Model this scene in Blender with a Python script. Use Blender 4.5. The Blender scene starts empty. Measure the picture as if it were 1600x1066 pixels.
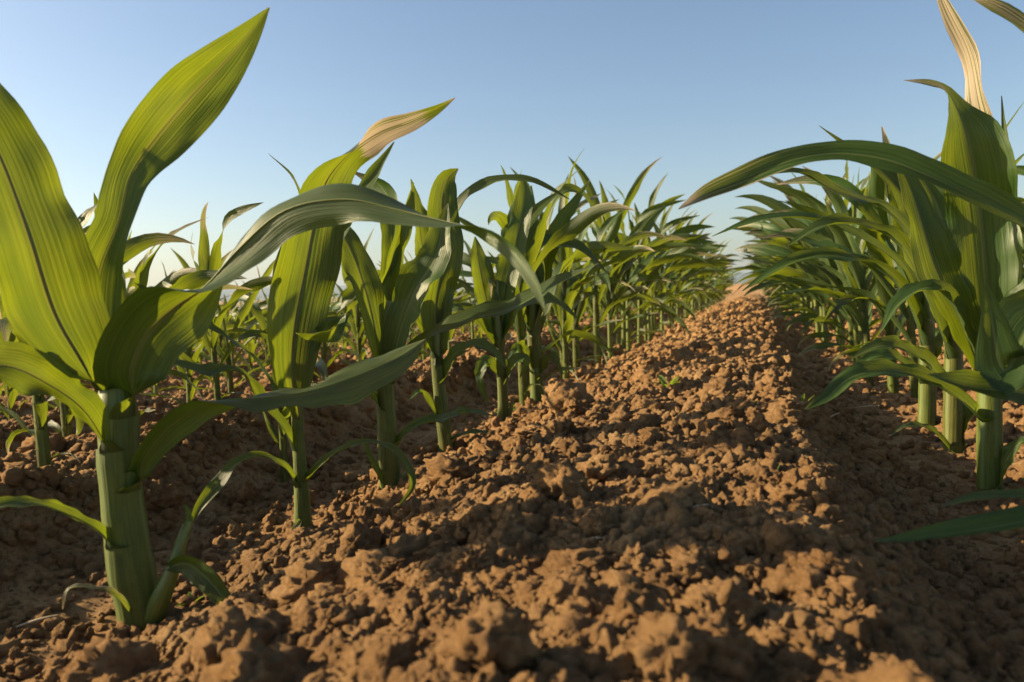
import bpy, bmesh, math, random
import numpy as np
from mathutils import Vector, Matrix, noise as mnoise

# ------------------------------------------------------------------ camera, sky, sun, exposure
SC = bpy.context.scene
COL = SC.collection
F_PX, CX, CY = 1244.0, 800.0, 533.0           # photograph pixels (1600 wide), 28 mm lens
CAM_H = 0.28
ROLL = math.radians(-2.0)
_vx, _vy = (1180 - CX) / F_PX, -(442 - CY) / F_PX    # where the rows vanish
_a = _vx * math.cos(ROLL) - _vy * math.sin(ROLL)
_b = _vx * math.sin(ROLL) + _vy * math.cos(ROLL)
PITCH = math.atan(_b)
YAW = math.atan2(_a, math.cos(PITCH) + _b * math.sin(PITCH))
RM = (Matrix.Rotation(YAW, 3, 'Z') @ Matrix.Rotation(math.pi / 2 - PITCH, 3, 'X') @ Matrix.Rotation(ROLL, 3, 'Z'))
RN = np.array(RM)
CAMP = np.array([0.0, 0.0, CAM_H])

cd = bpy.data.cameras.new('camera'); cam = bpy.data.objects.new('camera', cd); COL.objects.link(cam)
cam.matrix_world = Matrix.Translation((0, 0, CAM_H)) @ RM.to_4x4()
cd.sensor_width = 36.0; cd.lens = 28.0; cd.clip_start = 0.02; cd.clip_end = 20000
cd.dof.use_dof = True; cd.dof.focus_distance = 1.15; cd.dof.aperture_fstop = 8.5; cd.dof.aperture_blades = 7
SC.camera = cam

SUN_AZ = math.radians(98)      # degrees left of the row direction (+y), i.e. towards -x
SUN_EL = math.radians(23)
sdir = Vector((-math.sin(SUN_AZ) * math.cos(SUN_EL), math.cos(SUN_AZ) * math.cos(SUN_EL), math.sin(SUN_EL)))
world = bpy.data.worlds.new('World'); SC.world = world; world.use_nodes = True
wn = world.node_tree.nodes; wl = world.node_tree.links
bg = wn['Background']; sky = wn.new('ShaderNodeTexSky'); sky.sky_type = 'NISHITA'; sky.sun_disc = False
sky.sun_elevation = SUN_EL
sky.sun_rotation = math.atan2(sdir.x, sdir.y)
sky.air_density = 1.0; sky.dust_density = 1.5; sky.ozone_density = 1.6; sky.altitude = 100
wl.new(sky.outputs[0], bg.inputs[0]); bg.inputs[1].default_value = 0.066
sd = bpy.data.lights.new('sun', 'SUN'); so = bpy.data.objects.new('sun', sd); COL.objects.link(so)
so.rotation_euler = (-sdir).to_track_quat('-Z', 'Y').to_euler()
sd.energy = 5.0; sd.angle = math.radians(0.55); sd.color = (1.0, 0.78, 0.49)
SC.view_settings.view_transform = 'Standard'; SC.view_settings.look = 'None'
SC.view_settings.exposure = 1.35; SC.view_settings.gamma = 1.0
SC.render.engine = 'CYCLES'
SC.cycles.use_denoising = True
SC.cycles.max_bounces = 8; SC.cycles.transparent_max_bounces = 8; SC.cycles.volume_bounces = 0
SC.cycles.sample_clamp_indirect = 6.0

# ------------------------------------------------------------------ small helpers
def W(px, py, depth):
    "photograph pixel and distance along the view axis -> world point"
    v = np.array([(px - CX) / F_PX, -(py - CY) / F_PX, -1.0]) * depth
    return CAMP + RN @ v

def depth_of(p):
    return float(-(RN.T @ (np.asarray(p) - CAMP))[2])

def on_level(px, py, z):
    v = RN @ np.array([(px - CX) / F_PX, -(py - CY) / F_PX, -1.0])
    return CAMP + v * ((z - CAM_H) / v[2])

def tag(o, label=None, cat=None, group=None, kind=None):
    if label: o['label'] = label
    if cat: o['category'] = cat
    if group: o['group'] = group
    if kind: o['kind'] = kind
    return o

def empty(name, loc):
    o = bpy.data.objects.new(name, None); COL.objects.link(o)
    o.location = loc; o.empty_display_size = 0.05
    return o

def link(name, me, parent=None):
    o = bpy.data.objects.new(name, me); COL.objects.link(o)
    if parent: o.parent = parent
    return o

def nrm(v):
    return v / (np.linalg.norm(v, axis=-1, keepdims=True) + 1e-12)

def make_mesh(name, v, f, mat, uv=None, attr=None, smooth=True):
    me = bpy.data.meshes.new(name)
    v = np.asarray(v, dtype=np.float32); f = np.asarray(f, dtype=np.int32)
    k = f.shape[1]
    me.vertices.add(len(v)); me.vertices.foreach_set('co', v.ravel())
    me.loops.add(f.size); me.loops.foreach_set('vertex_index', f.ravel())
    me.polygons.add(len(f)); me.polygons.foreach_set('loop_start', np.arange(0, f.size, k, dtype=np.int32))
    if smooth: me.polygons.foreach_set('use_smooth', np.ones(len(f), dtype=bool))
    if uv is not None:
        l = me.uv_layers.new(name='UVMap'); l.data.foreach_set('uv', np.asarray(uv, np.float32)[f.ravel()].ravel())
    if attr:
        for an, av in attr.items():
            a = me.attributes.new(an, 'FLOAT', 'POINT'); a.data.foreach_set('value', np.asarray(av, np.float32))
    me.update(calc_edges=True); me.validate()
    if mat: me.materials.append(mat)
    return me

def grid_faces(n, m, closed=False):
    i, j = np.meshgrid(np.arange(n - 1), np.arange(m if closed else m - 1), indexing='ij')
    j2 = (j + 1) % m
    return np.stack([i * m + j, i * m + j2, (i + 1) * m + j2, (i + 1) * m + j], -1).reshape(-1, 4)

def spline(ctrl, n, power=1.0):
    "Catmull-Rom through the rows of ctrl; the first three columns are the position"
    c = np.asarray(ctrl, float)
    if len(c) == 2: c = np.array([c[0], (c[0] + c[1]) / 2, c[1]])
    d = np.linalg.norm(np.diff(c[:, :3], axis=0), axis=1) ** 0.5 + 1e-6
    t = np.concatenate([[0], np.cumsum(d)])
    p = np.vstack([2 * c[0] - c[1], c, 2 * c[-1] - c[-2]])
    tt = np.concatenate([[-d[0]], t, [t[-1] + d[-1]]])
    def ev(s):
        k = np.clip(np.searchsorted(tt, s, 'right') - 1, 1, len(tt) - 3)
        t0, t1, t2, t3 = tt[k - 1], tt[k], tt[k + 1], tt[k + 2]
        p0, p1, p2, p3 = p[k - 1], p[k], p[k + 1], p[k + 2]
        L = lambda a, b, ta, tb: a * ((tb - s) / (tb - ta))[:, None] + b * ((s - ta) / (tb - ta))[:, None]
        a1 = L(p0, p1, t0, t1); a2 = L(p1, p2, t1, t2); a3 = L(p2, p3, t2, t3)
        b1 = L(a1, a2, t0, t2); b2 = L(a2, a3, t1, t3)
        return L(b1, b2, t1, t2)
    fine = ev(np.linspace(0, t[-1], 400))
    arc = np.concatenate([[0], np.cumsum(np.linalg.norm(np.diff(fine[:, :3], axis=0), axis=1))])
    q = np.linspace(0, 1, n) ** power * arc[-1]
    return np.stack([np.interp(q, arc, fine[:, k]) for k in range(c.shape[1])], 1)

def sstep(x, a, b):
    t = np.clip((x - a) / (b - a), 0, 1)
    return t * t * (3 - 2 * t)

# ------------------------------------------------------------------ numpy noise and the lie of the land
_pr = np.random.RandomState(7)
_perm = np.concatenate([_pr.permutation(512)] * 2)
_gr = _pr.uniform(0, 2 * math.pi, 512)
_gx, _gy = np.cos(_gr), np.sin(_gr)
def pnoise(x, y):
    xi = np.floor(x).astype(np.int64); yi = np.floor(y).astype(np.int64)
    xf = x - xi; yf = y - yi
    u = xf ** 3 * (xf * (xf * 6 - 15) + 10); v = yf ** 3 * (yf * (yf * 6 - 15) + 10)
    def g(ix, iy, fx, fy):
        h = _perm[(_perm[ix & 511] + iy) & 511]
        return _gx[h] * fx + _gy[h] * fy
    a = g(xi, yi, xf, yf); b = g(xi + 1, yi, xf - 1, yf)
    c = g(xi, yi + 1, xf, yf - 1); d = g(xi + 1, yi + 1, xf - 1, yf - 1)
    return (a + u * (b - a) + v * ((c + u * (d - c)) - (a + u * (b - a)))) * 1.45

ROW_L, ROW_R = -0.545, 0.312
PERIOD_L, PERIOD_R = 0.80, 0.857
END_Y = 14.5                     # where the corn rows end

def profile(x):
    "furrow and ridge across the rows: (height, roughness)"
    s = np.where(x >= ROW_L, np.mod(x - ROW_L, PERIOD_R) / PERIOD_R, np.mod(x - ROW_L, PERIOD_L) / PERIOD_L)
    hgt = np.interp(s, [0, 0.05, 0.12, 0.42, 0.58, 0.70, 0.79, 0.86, 1.0],
                       [0, 0.004, 0.015, 0.082, 0.096, 0.092, 0.030, 0.004, 0.0])
    rough = np.interp(s, [0, 0.06, 0.16, 0.3, 0.70, 0.76, 0.86, 0.98, 1.0],
                         [0.35, 0.5, 0.9, 1.0, 1.0, 0.55, 0.3, 0.3, 0.35])
    return hgt, rough

def land(x, y):
    "broad lie of the ground without ridges"
    z = np.interp(x, [-60, -12, -2.6, -0.75, 0.5, 4, 60], [-0.9, -0.42, -0.17, 0, 0, 0.02, 0.3])
    return z

def height(x, y, sp=0.004, fine=True):
    x = np.asarray(x, float); y = np.asarray(y, float)
    wob = 0.02 * pnoise(x * 0.0 + 3.3, y * 1.3)
    hgt, rough = profile(x + wob)
    field = 1 - sstep(y, END_Y - 0.5, END_Y + 0.8)
    z = land(x, y) + hgt * field * (1 + 0.18 * pnoise(x * 0.9, y * 1.1))
    amp = rough * field + 0.5 * (1 - field)
    for wl_, am, bil in ((0.34, 0.012, 0), (0.15, 0.014, 0), (0.085, 0.010, 0), (0.045, 0.0075, 2), (0.024, 0.0045, 2), (0.013, 0.0042, 1), (0.0085, 0.0032, 1)):
        fade = np.clip((wl_ / np.maximum(sp, 1e-4) - 2.0) / 2.0, 0, 1)
        if not np.any(fade > 0): continue
        ox = 17.3 * wl_ * 100
        wx = x + 0.35 * wl_ * pnoise(x / wl_ * 0.7 + 5, y / wl_ * 0.7)
        n = pnoise(wx / wl_ + ox, y / wl_ + ox * 0.37)
        if bil == 1: n = np.abs(n) * 1.9 - 0.42
        if bil == 2: n = np.where(n > 0.12, n * 1.7, n * 0.5 + 0.144) - 0.2
        z = z + am * amp * n * fade
    return z

# ------------------------------------------------------------------ materials
def nodes_of(name):
    m = bpy.data.materials.new(name); m.use_nodes = True
    nt = m.node_tree
    return m, nt, nt.nodes, nt.links, nt.nodes['Principled BSDF'], nt.nodes['Material Output']

def ramp(nt, pts):
    r = nt.nodes.new('ShaderNodeValToRGB')
    while len(r.color_ramp.elements) < len(pts): r.color_ramp.elements.new(0.5)
    for e, (p, c) in zip(r.color_ramp.elements, pts): e.position = p; e.color = (*c, 1)
    return r

def soil_material(name, scale=1.0, bump=1.0):
    m, nt, N, L, bs, out = nodes_of(name)
    tc = N.new('ShaderNodeNewGeometry')
    def nz(s, det, rough=0.6):
        n = N.new('ShaderNodeTexNoise'); n.inputs['Scale'].default_value = s; n.inputs['Detail'].default_value = det
        n.inputs['Roughness'].default_value = rough
        L.new(tc.outputs['Position'], n.inputs['Vector']); return n
    a = nz(14, 8); b = nz(140, 5, 0.7); c = nz(2.2, 3)
    r1 = ramp(nt, [(0.28, (0.25, 0.142, 0.060)), (0.5, (0.41, 0.25, 0.112)), (0.72, (0.52, 0.34, 0.160))])
    L.new(a.outputs['Fac'], r1.inputs[0])
    r2 = ramp(nt, [(0.25, (0.55, 0.5, 0.46)), (0.55, (1.0, 1.0, 1.0)), (0.8, (1.25, 1.22, 1.16))])
    L.new(b.outputs['Fac'], r2.inputs[0])
    mx = N.new('ShaderNodeMix'); mx.data_type = 'RGBA'; mx.blend_type = 'MULTIPLY'; mx.inputs[0].default_value = 0.85
    L.new(r1.outputs[0], mx.inputs[6]); L.new(r2.outputs[0], mx.inputs[7])
    r3 = ramp(nt, [(0.3, (0.80, 0.80, 0.82)), (0.65, (1.08, 1.03, 0.98))])
    L.new(c.outputs['Fac'], r3.inputs[0])
    m2 = N.new('ShaderNodeMix'); m2.data_type = 'RGBA'; m2.blend_type = 'MULTIPLY'; m2.inputs[0].default_value = 1
    L.new(mx.outputs[2], m2.inputs[6]); L.new(r3.outputs[0], m2.inputs[7])
    L.new(m2.outputs[2], bs.inputs['Base Color'])
    bs.inputs['Roughness'].default_value = 0.95; bs.inputs['Specular IOR Level'].default_value = 0.12
    d = nz(300, 8, 0.85)
    bp = N.new('ShaderNodeBump'); bp.inputs['Strength'].default_value = 0.9 * bump; bp.inputs['Distance'].default_value = 0.010
    L.new(d.outputs['Fac'], bp.inputs['Height']); L.new(bp.outputs[0], bs.inputs['Normal'])
    return m

def leaf_material(name, top, under, glow, mixf=0.42, rough=0.42):
    m, nt, N, L, bs, out = nodes_of(name)
    uvn = N.new('ShaderNodeUVMap'); uvn.uv_map = 'UVMap'
    sep = N.new('ShaderNodeSeparateXYZ'); L.new(uvn.outputs[0], sep.inputs[0])
    geo = N.new('ShaderNodeNewGeometry')
    info = N.new('ShaderNodeObjectInfo')
    def math_(op, a, b=None):
        n = N.new('ShaderNodeMath'); n.operation = op
        for k, v in enumerate((a, b)):
            if v is None: continue
            if isinstance(v, (int, float)): n.inputs[k].default_value = v
            else: L.new(v, n.inputs[k])
        return n.outputs[0]
    def mixc(f, a, b, mode='MIX'):
        n = N.new('ShaderNodeMix'); n.data_type = 'RGBA'; n.blend_type = mode
        for s, v in ((0, f), (6, a), (7, b)):
            if isinstance(v, (int, float)): n.inputs[s].default_value = v
            elif isinstance(v, tuple): n.inputs[s].default_value = (*v, 1)
            else: L.new(v, n.inputs[s])
        return n.outputs[2]
    # parallel veins: noise stretched along the blade
    cmb = N.new('ShaderNodeCombineXYZ')
    L.new(math_('MULTIPLY', sep.outputs[0], 34.0), cmb.inputs[0]); L.new(math_('MULTIPLY', sep.outputs[1], 1.6), cmb.inputs[1])
    L.new(math_('MULTIPLY', info.outputs['Random'], 37.0), cmb.inputs[2])
    vein = N.new('ShaderNodeTexNoise'); vein.inputs['Scale'].default_value = 1.0; vein.inputs['Detail'].default_value = 2.0
    L.new(cmb.outputs[0], vein.inputs['Vector'])
    cm2 = N.new('ShaderNodeCombineXYZ')
    L.new(math_('MULTIPLY', sep.outputs[0], 5.0), cm2.inputs[0]); L.new(math_('MULTIPLY', sep.outputs[1], 5.0), cm2.inputs[1])
    L.new(math_('MULTIPLY', info.outputs['Random'], 91.0), cm2.inputs[2])
    blot = N.new('ShaderNodeTexNoise'); blot.inputs['Scale'].default_value = 1.0; blot.inputs['Detail'].default_value = 4.0
    L.new(cm2.outputs[0], blot.inputs['Vector'])
    vr = ramp(nt, [(0.30, (0.70, 0.74, 0.66)), (0.5, (1, 1, 1)), (0.72, (1.32, 1.22, 1.12))]); L.new(vein.outputs['Fac'], vr.inputs[0])
    br = ramp(nt, [(0.30, (0.78, 0.84, 0.80)), (0.62, (1.12, 1.06, 1.0))]); L.new(blot.outputs['Fac'], br.inputs[0])
    side = mixc(geo.outputs['Backfacing'], top, under)
    hv = N.new('ShaderNodeHueSaturation'); L.new(side, hv.inputs['Color'])
    L.new(math_('ADD', math_('MULTIPLY', info.outputs['Random'], 0.05), 0.475), hv.inputs['Hue'])
    L.new(math_('ADD', math_('MULTIPLY', info.outputs['Random'], 0.35), 0.82), hv.inputs['Value'])
    col = mixc(0.8, mixc(1.0, hv.outputs[0], br.outputs[0], 'MULTIPLY'), vr.outputs[0], 'MULTIPLY')
    # midrib stripe
    au = math_('ABSOLUTE', math_('SUBTRACT', sep.outputs[0], 0.5))
    rib = N.new('ShaderNodeMapRange'); rib.inputs[1].default_value = 0.018; rib.inputs[2].default_value = 0.042
    rib.inputs[3].default_value = 0.65; rib.inputs[4].default_value = 0.0; L.new(au, rib.inputs[0])
    col = mixc(rib.outputs[0], col, (0.17, 0.23, 0.075))
    # dry tips and scorched margins: the leaf's own colour
    da = N.new('ShaderNodeAttribute'); da.attribute_name = 'dry'
    dr = math_('ADD', da.outputs['Fac'], math_('MULTIPLY', math_('SUBTRACT', vein.outputs['Fac'], 0.5), 1.3))
    dm = N.new('ShaderNodeMapRange'); dm.inputs[1].default_value = 0.42; dm.inputs[2].default_value = 0.62; L.new(dr, dm.inputs[0])
    col = mixc(dm.outputs[0], col, (0.50, 0.41, 0.27))
    L.new(col, bs.inputs['Base Color'])
    bs.inputs['Roughness'].default_value = rough; bs.inputs['Specular IOR Level'].default_value = 0.42
    bp = N.new('ShaderNodeBump'); bp.inputs['Strength'].default_value = 0.5; bp.inputs['Distance'].default_value = 0.0020
    L.new(vein.outputs['Fac'], bp.inputs['Height']); L.new(bp.outputs[0], bs.inputs['Normal'])
    tr = N.new('ShaderNodeBsdfTranslucent')
    tcol = mixc(0.8, mixc(1.0, glow, br.outputs[0], 'MULTIPLY'), vr.outputs[0], 'MULTIPLY')
    tcol = mixc(rib.outputs[0], tcol, (0.20, 0.17, 0.02))
    tcol = mixc(dm.outputs[0], tcol, (0.42, 0.33, 0.2))
    L.new(tcol, tr.inputs[0]); L.new(bp.outputs[0], tr.inputs['Normal'])
    ms = N.new('ShaderNodeMixShader'); ms.inputs[0].default_value = mixf
    L.new(bs.outputs[0], ms.inputs[1]); L.new(tr.outputs[0], ms.inputs[2]); L.new(ms.outputs[0], out.inputs['Surface'])
    return m

def stem_material(name):
    m, nt, N, L, bs, out = nodes_of(name)
    uvn = N.new('ShaderNodeUVMap'); uvn.uv_map = 'UVMap'
    mp = N.new('ShaderNodeMapping'); mp.inputs['Scale'].default_value = (26, 1.5, 1); L.new(uvn.outputs[0], mp.inputs[0])
    n = N.new('ShaderNodeTexNoise'); n.inputs['Scale'].default_value = 1.0; n.inputs['Detail'].default_value = 3; L.new(mp.outputs[0], n.inputs['Vector'])
    r = ramp(nt, [(0.3, (0.075, 0.105, 0.016)), (0.5, (0.125, 0.160, 0.028)), (0.75, (0.20, 0.23, 0.055))]); L.new(n.outputs['Fac'], r.inputs[0])
    sep = N.new('ShaderNodeSeparateXYZ'); L.new(uvn.outputs[0], sep.inputs[0])
    foot = N.new('ShaderNodeMapRange'); foot.inputs[1].default_value = 0.0; foot.inputs[2].default_value = 0.16
    foot.inputs[3].default_value = 0.7; foot.inputs[4].default_value = 0.0; L.new(sep.outputs[1], foot.inputs[0])
    mx = N.new('ShaderNodeMix'); mx.data_type = 'RGBA'; L.new(foot.outputs[0], mx.inputs[0]); L.new(r.outputs[0], mx.inputs[6])
    mx.inputs[7].default_value = (0.115, 0.072, 0.040, 1)      # reddish brown stalk foot
    L.new(mx.outputs[2], bs.inputs['Base Color'])
    bs.inputs['Roughness'].default_value = 0.45
    bp = N.new('ShaderNodeBump'); bp.inputs['Strength'].default_value = 0.3; bp.inputs['Distance'].default_value = 0.001
    L.new(n.outputs['Fac'], bp.inputs['Height']); L.new(bp.outputs[0], bs.inputs['Normal'])
    tr = N.new('ShaderNodeBsdfTranslucent'); tr.inputs[0].default_value = (0.20, 0.26, 0.03, 1)
    ms = N.new('ShaderNodeMixShader'); ms.inputs[0].default_value = 0.15
    L.new(bs.outputs[0], ms.inputs[1]); L.new(tr.outputs[0], ms.inputs[2]); L.new(ms.outputs[0], out.inputs['Surface'])
    return m

def plain_material(name, c, rough=0.8, var=0.3, scale=60):
    m, nt, N, L, bs, out = nodes_of(name)
    g = N.new('ShaderNodeNewGeometry')
    n = N.new('ShaderNodeTexNoise'); n.inputs['Scale'].default_value = scale; n.inputs['Detail'].default_value = 4
    L.new(g.outputs['Position'], n.inputs['Vector'])
    r = ramp(nt, [(0.3, tuple(v * (1 - var) for v in c)), (0.7, tuple(v * (1 + var) for v in c))]); L.new(n.outputs['Fac'], r.inputs[0])
    L.new(r.outputs[0], bs.inputs['Base Color']); bs.inputs['Roughness'].default_value = rough
    return m

M_SOIL = soil_material('soil')
M_CLOD = soil_material('clod_soil', bump=1.1)
M_LEAF = leaf_material('corn_leaf', (0.040, 0.080, 0.018), (0.070, 0.108, 0.042), (0.180, 0.232, 0.010), 0.42)
M_STEM = stem_material('corn_stalk')
M_SHEATH = leaf_material('corn_sheath', (0.105, 0.125, 0.018), (0.11, 0.13, 0.028), (0.20, 0.22, 0.012), 0.28, 0.6)
M_WEED = leaf_material('weed_leaf', (0.07, 0.14, 0.025), (0.10, 0.16, 0.05), (0.30, 0.44, 0.03), 0.4, 0.55)
M_STRAW = plain_material('dry_straw', (0.42, 0.33, 0.20), 0.7, 0.3, 200)
M_HILL = plain_material('hill_woodland', (0.06, 0.075, 0.055), 0.9, 0.4, 0.004)

# ------------------------------------------------------------------ ground sheet, fine near the camera and coarse to the horizon
def axis(fine0, fine1, step, lo, hi, grow, gdn=None):
    a = list(np.arange(fine0, fine1, step))
    up, s = [], step
    v = a[-1]
    while v < hi:
        s *= grow; v += s; up.append(v)
    dn, s, v = [], step, a[0]
    while v > lo:
        s *= (gdn or grow); v -= s; dn.append(v)
    return np.array(dn[::-1] + a + up)
gx = axis(-0.95, 0.45, 0.0032, -5200, 5200, 1.068)
gy = axis(0.28, 1.75, 0.0036, -600, 5600, 1.021, 1.09)
spx = np.gradient(gx); spy = np.gradient(gy)
GX, GY = np.meshgrid(gx, gy, indexing='ij')
SP = np.maximum(spx[:, None], spy[None, :] * 0.7)
GZ = height(GX, GY, SP)
gme = make_mesh('field_ground', np.stack([GX, GY, GZ], -1).reshape(-1, 3), grid_faces(len(gx), len(gy))[:, ::-1], M_SOIL)
ground = tag(link('ground', gme), 'ridged brown clod soil of the corn field', 'soil', kind='structure')
print('ground', len(gx), len(gy))

def ground_z(x, y):
    "height of the sheet as built"
    i = int(np.clip(np.searchsorted(gx, x) - 1, 0, len(gx) - 2)); j = int(np.clip(np.searchsorted(gy, y) - 1, 0, len(gy) - 2))
    u = (x - gx[i]) / (gx[i + 1] - gx[i]); v = (y - gy[j]) / (gy[j + 1] - gy[j])
    return float((GZ[i, j] * (1 - u) + GZ[i + 1, j] * u) * (1 - v) + (GZ[i, j + 1] * (1 - u) + GZ[i + 1, j + 1] * u) * v)

def ground_zs(x, y):
    i = np.clip(np.searchsorted(gx, x) - 1, 0, len(gx) - 2); j = np.clip(np.searchsorted(gy, y) - 1, 0, len(gy) - 2)
    u = (x - gx[i]) / (gx[i + 1] - gx[i]); v = (y - gy[j]) / (gy[j + 1] - gy[j])
    return (GZ[i, j] * (1 - u) + GZ[i + 1, j] * u) * (1 - v) + (GZ[i, j + 1] * (1 - u) + GZ[i + 1, j + 1] * u) * v

# far hills on the horizon
ha = np.radians(np.linspace(-80, 110, 220)); hr = np.array([3600, 3900, 4300, 4800, 5150])
hv = []
for q, r in enumerate(hr):
    e = [0, .6, 1, .7, 0][q]
    hh = (62 + 18 * pnoise(ha * 2.1 + 2, ha * 0 + 1) + 9 * pnoise(ha * 7, ha * 0 + q * .3) + 3 * pnoise(ha * 23, ha * 0 + q * .2)) * e - 3
    hv.append(np.stack([-np.sin(ha) * r, np.cos(ha) * r, hh], -1))
hills = tag(link('hills', make_mesh('hills', np.concatenate(hv), grid_faces(5, 220), M_HILL)), 'low blue hazy hills along the horizon', 'hills', kind='structure')

# ------------------------------------------------------------------ corn plants
def tube(P, R, nv=10):
    "vertices of a tube along P with radii R"
    T = nrm(np.gradient(P, axis=0))
    ref = np.array([0.3, 1.0, 0.1]); n0 = nrm(ref - (ref @ T[0]) * T[0])
    Ns = [n0]
    for k in range(1, len(P)):
        n = Ns[-1] - (Ns[-1] @ T[k]) * T[k]; Ns.append(nrm(n))
    Ns = np.array(Ns); Bs = np.cross(T, Ns)
    a = np.linspace(0, 2 * math.pi, nv, endpoint=False)
    v = P[:, None] + R[:, None, None] * (np.cos(a)[None, :, None] * Ns[:, None] + np.sin(a)[None, :, None] * Bs[:, None])
    return v.reshape(-1, 3)

def tube_mesh(name, P, R, mat, nv=10):
    v = tube(P, R, nv); n = len(P)
    uv = np.stack(np.broadcast_arrays(np.abs(np.linspace(-1, 1, nv))[None, :], np.linspace(0, 1, n)[:, None]), -1).reshape(-1, 2)
    return make_mesh(name, v, grid_faces(n, nv, True), mat, uv)

def blade(P, N, w, A, rng, ruf=0.07, nu=9, dry=None, vfold=0.10):
    "leaf blade: arc-shaped cross-section of width w and bend A about the midrib P with upper side N"
    n = len(P); t = np.linspace(0, 1, n)
    T = nrm(np.gradient(P, axis=0)); N = nrm(N - np.sum(N * T, 1)[:, None] * T); B = np.cross(T, N)
    u = np.linspace(-1, 1, nu)
    A = np.maximum(A, 0.05); r = w / A
    ang = u[None, :] * A[:, None] / 2
    lat = r[:, None] * np.sin(ang); up = r[:, None] * (1 - np.cos(ang))
    flat = np.clip(1 - A / 3.0, 0, 1)[:, None]
    up = up + vfold * w[:, None] * np.abs(u)[None, :] * flat
    f = rng.uniform(2.2, 4.2); ph = (rng.uniform(0, 6.28), rng.uniform(0, 6.28))
    env = (sstep(t, 0.12, 0.35) * (1 - 0.5 * sstep(t, 0.7, 1.0)))[:, None]
    sgn = np.where(u > 0, ph[0], ph[1])[None, :]
    wav = np.sin(2 * math.pi * f * t[:, None] + sgn) + 0.5 * np.sin(2 * math.pi * f * 2.3 * t[:, None] + sgn * 1.7)
    up = up + ruf * w[:, None] * np.abs(u)[None, :] ** 2 * wav * env
    sd_ = rng.uniform(0, 90)
    up = up + 0.10 * w[:, None] * env * np.abs(u)[None, :] ** 0.8 * pnoise(t[:, None] * 7 + sd_, u[None, :] * 1.3 + sd_) + 0.04 * w[:, None] * env * np.abs(u)[None, :] * pnoise(t[:, None] * 19 + sd_, u[None, :] * 2.6)
    v = P[:, None] + lat[..., None] * B[:, None] + up[..., None] * N[:, None]
    uv = np.stack(np.broadcast_arrays((u / 2 + 0.5)[None, :], t[:, None]), -1).reshape(-1, 2)
    d = np.zeros((n, nu)) if dry is None else np.broadcast_to(dry[:, None], (n, nu)).copy()
    d = d + 0.36 * sstep(t, 0.93, 1.0)[:, None] + 0.12 * (np.abs(u)[None, :] > 0.95)
    return v.reshape(-1, 3), grid_faces(n, nu), uv, d.ravel()

def taper(t, tip=0.75):
    "corn blade width along its length"
    return np.clip(np.interp(t, [0, 0.08, 0.3, 0.5, 0.7, 0.85, 0.95, 1], [0.72, 0.82, 1.0, 0.98, 0.8, 0.5, 0.2, 0.015]), 0, 1)

def sheath_geom(axisP, axisR, z0, z1, out, flare=1.25, ns=7, nv=11):
    "leaf sheath: sleeve wrapped round the stalk between two heights, slit on the far side of the blade"
    zz = np.linspace(z0, z1, ns)
    zs = axisP[:, 2]
    c = np.stack([np.interp(zz, zs, axisP[:, k]) for k in range(3)], 1); c[:, 2] = zz
    r = np.interp(zz, zs, axisR) * np.linspace(1.015, flare, ns) + 0.0003
    o = nrm(np.array([out[0], out[1], 0.0])); s = np.array([-o[1], o[0], 0])
    a = np.linspace(-2.75, 2.75, nv)
    rr = r[:, None] * (1 + 0.05 * np.cos(a)[None, :])
    v = c[:, None] + rr[..., None] * (np.cos(a)[None, :, None] * o + np.sin(a)[None, :, None] * s)
    tilt = (np.linspace(0, 1, ns) ** 2)[:, None] * ((0.5 + 0.5 * np.cos(a)) ** 0.6 - 1)[None, :] * (z1 - z0) * 0.35
    v[..., 2] += tilt
    uv = np.stack(np.broadcast_arrays(np.linspace(0, 1, nv)[None, :], np.linspace(0.3, 1, ns)[:, None]), -1).reshape(-1, 2)
    return v.reshape(-1, 3), grid_faces(ns, nv), uv

def add_rib(parent, P, N, w, inv, r0=0.020):
    n = len(P); t = np.linspace(0, 1, n)
    R = np.maximum(w.max() * r0 * (1 - t) ** 0.8, 0.0002)
    k = slice(0, int(n * 0.86))
    v = P - nrm(N) * (R * 0.55)[:, None]
    return link('midrib', tube_mesh('midrib', v[k] - inv, R[k], M_STEM, 6), parent)

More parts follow.
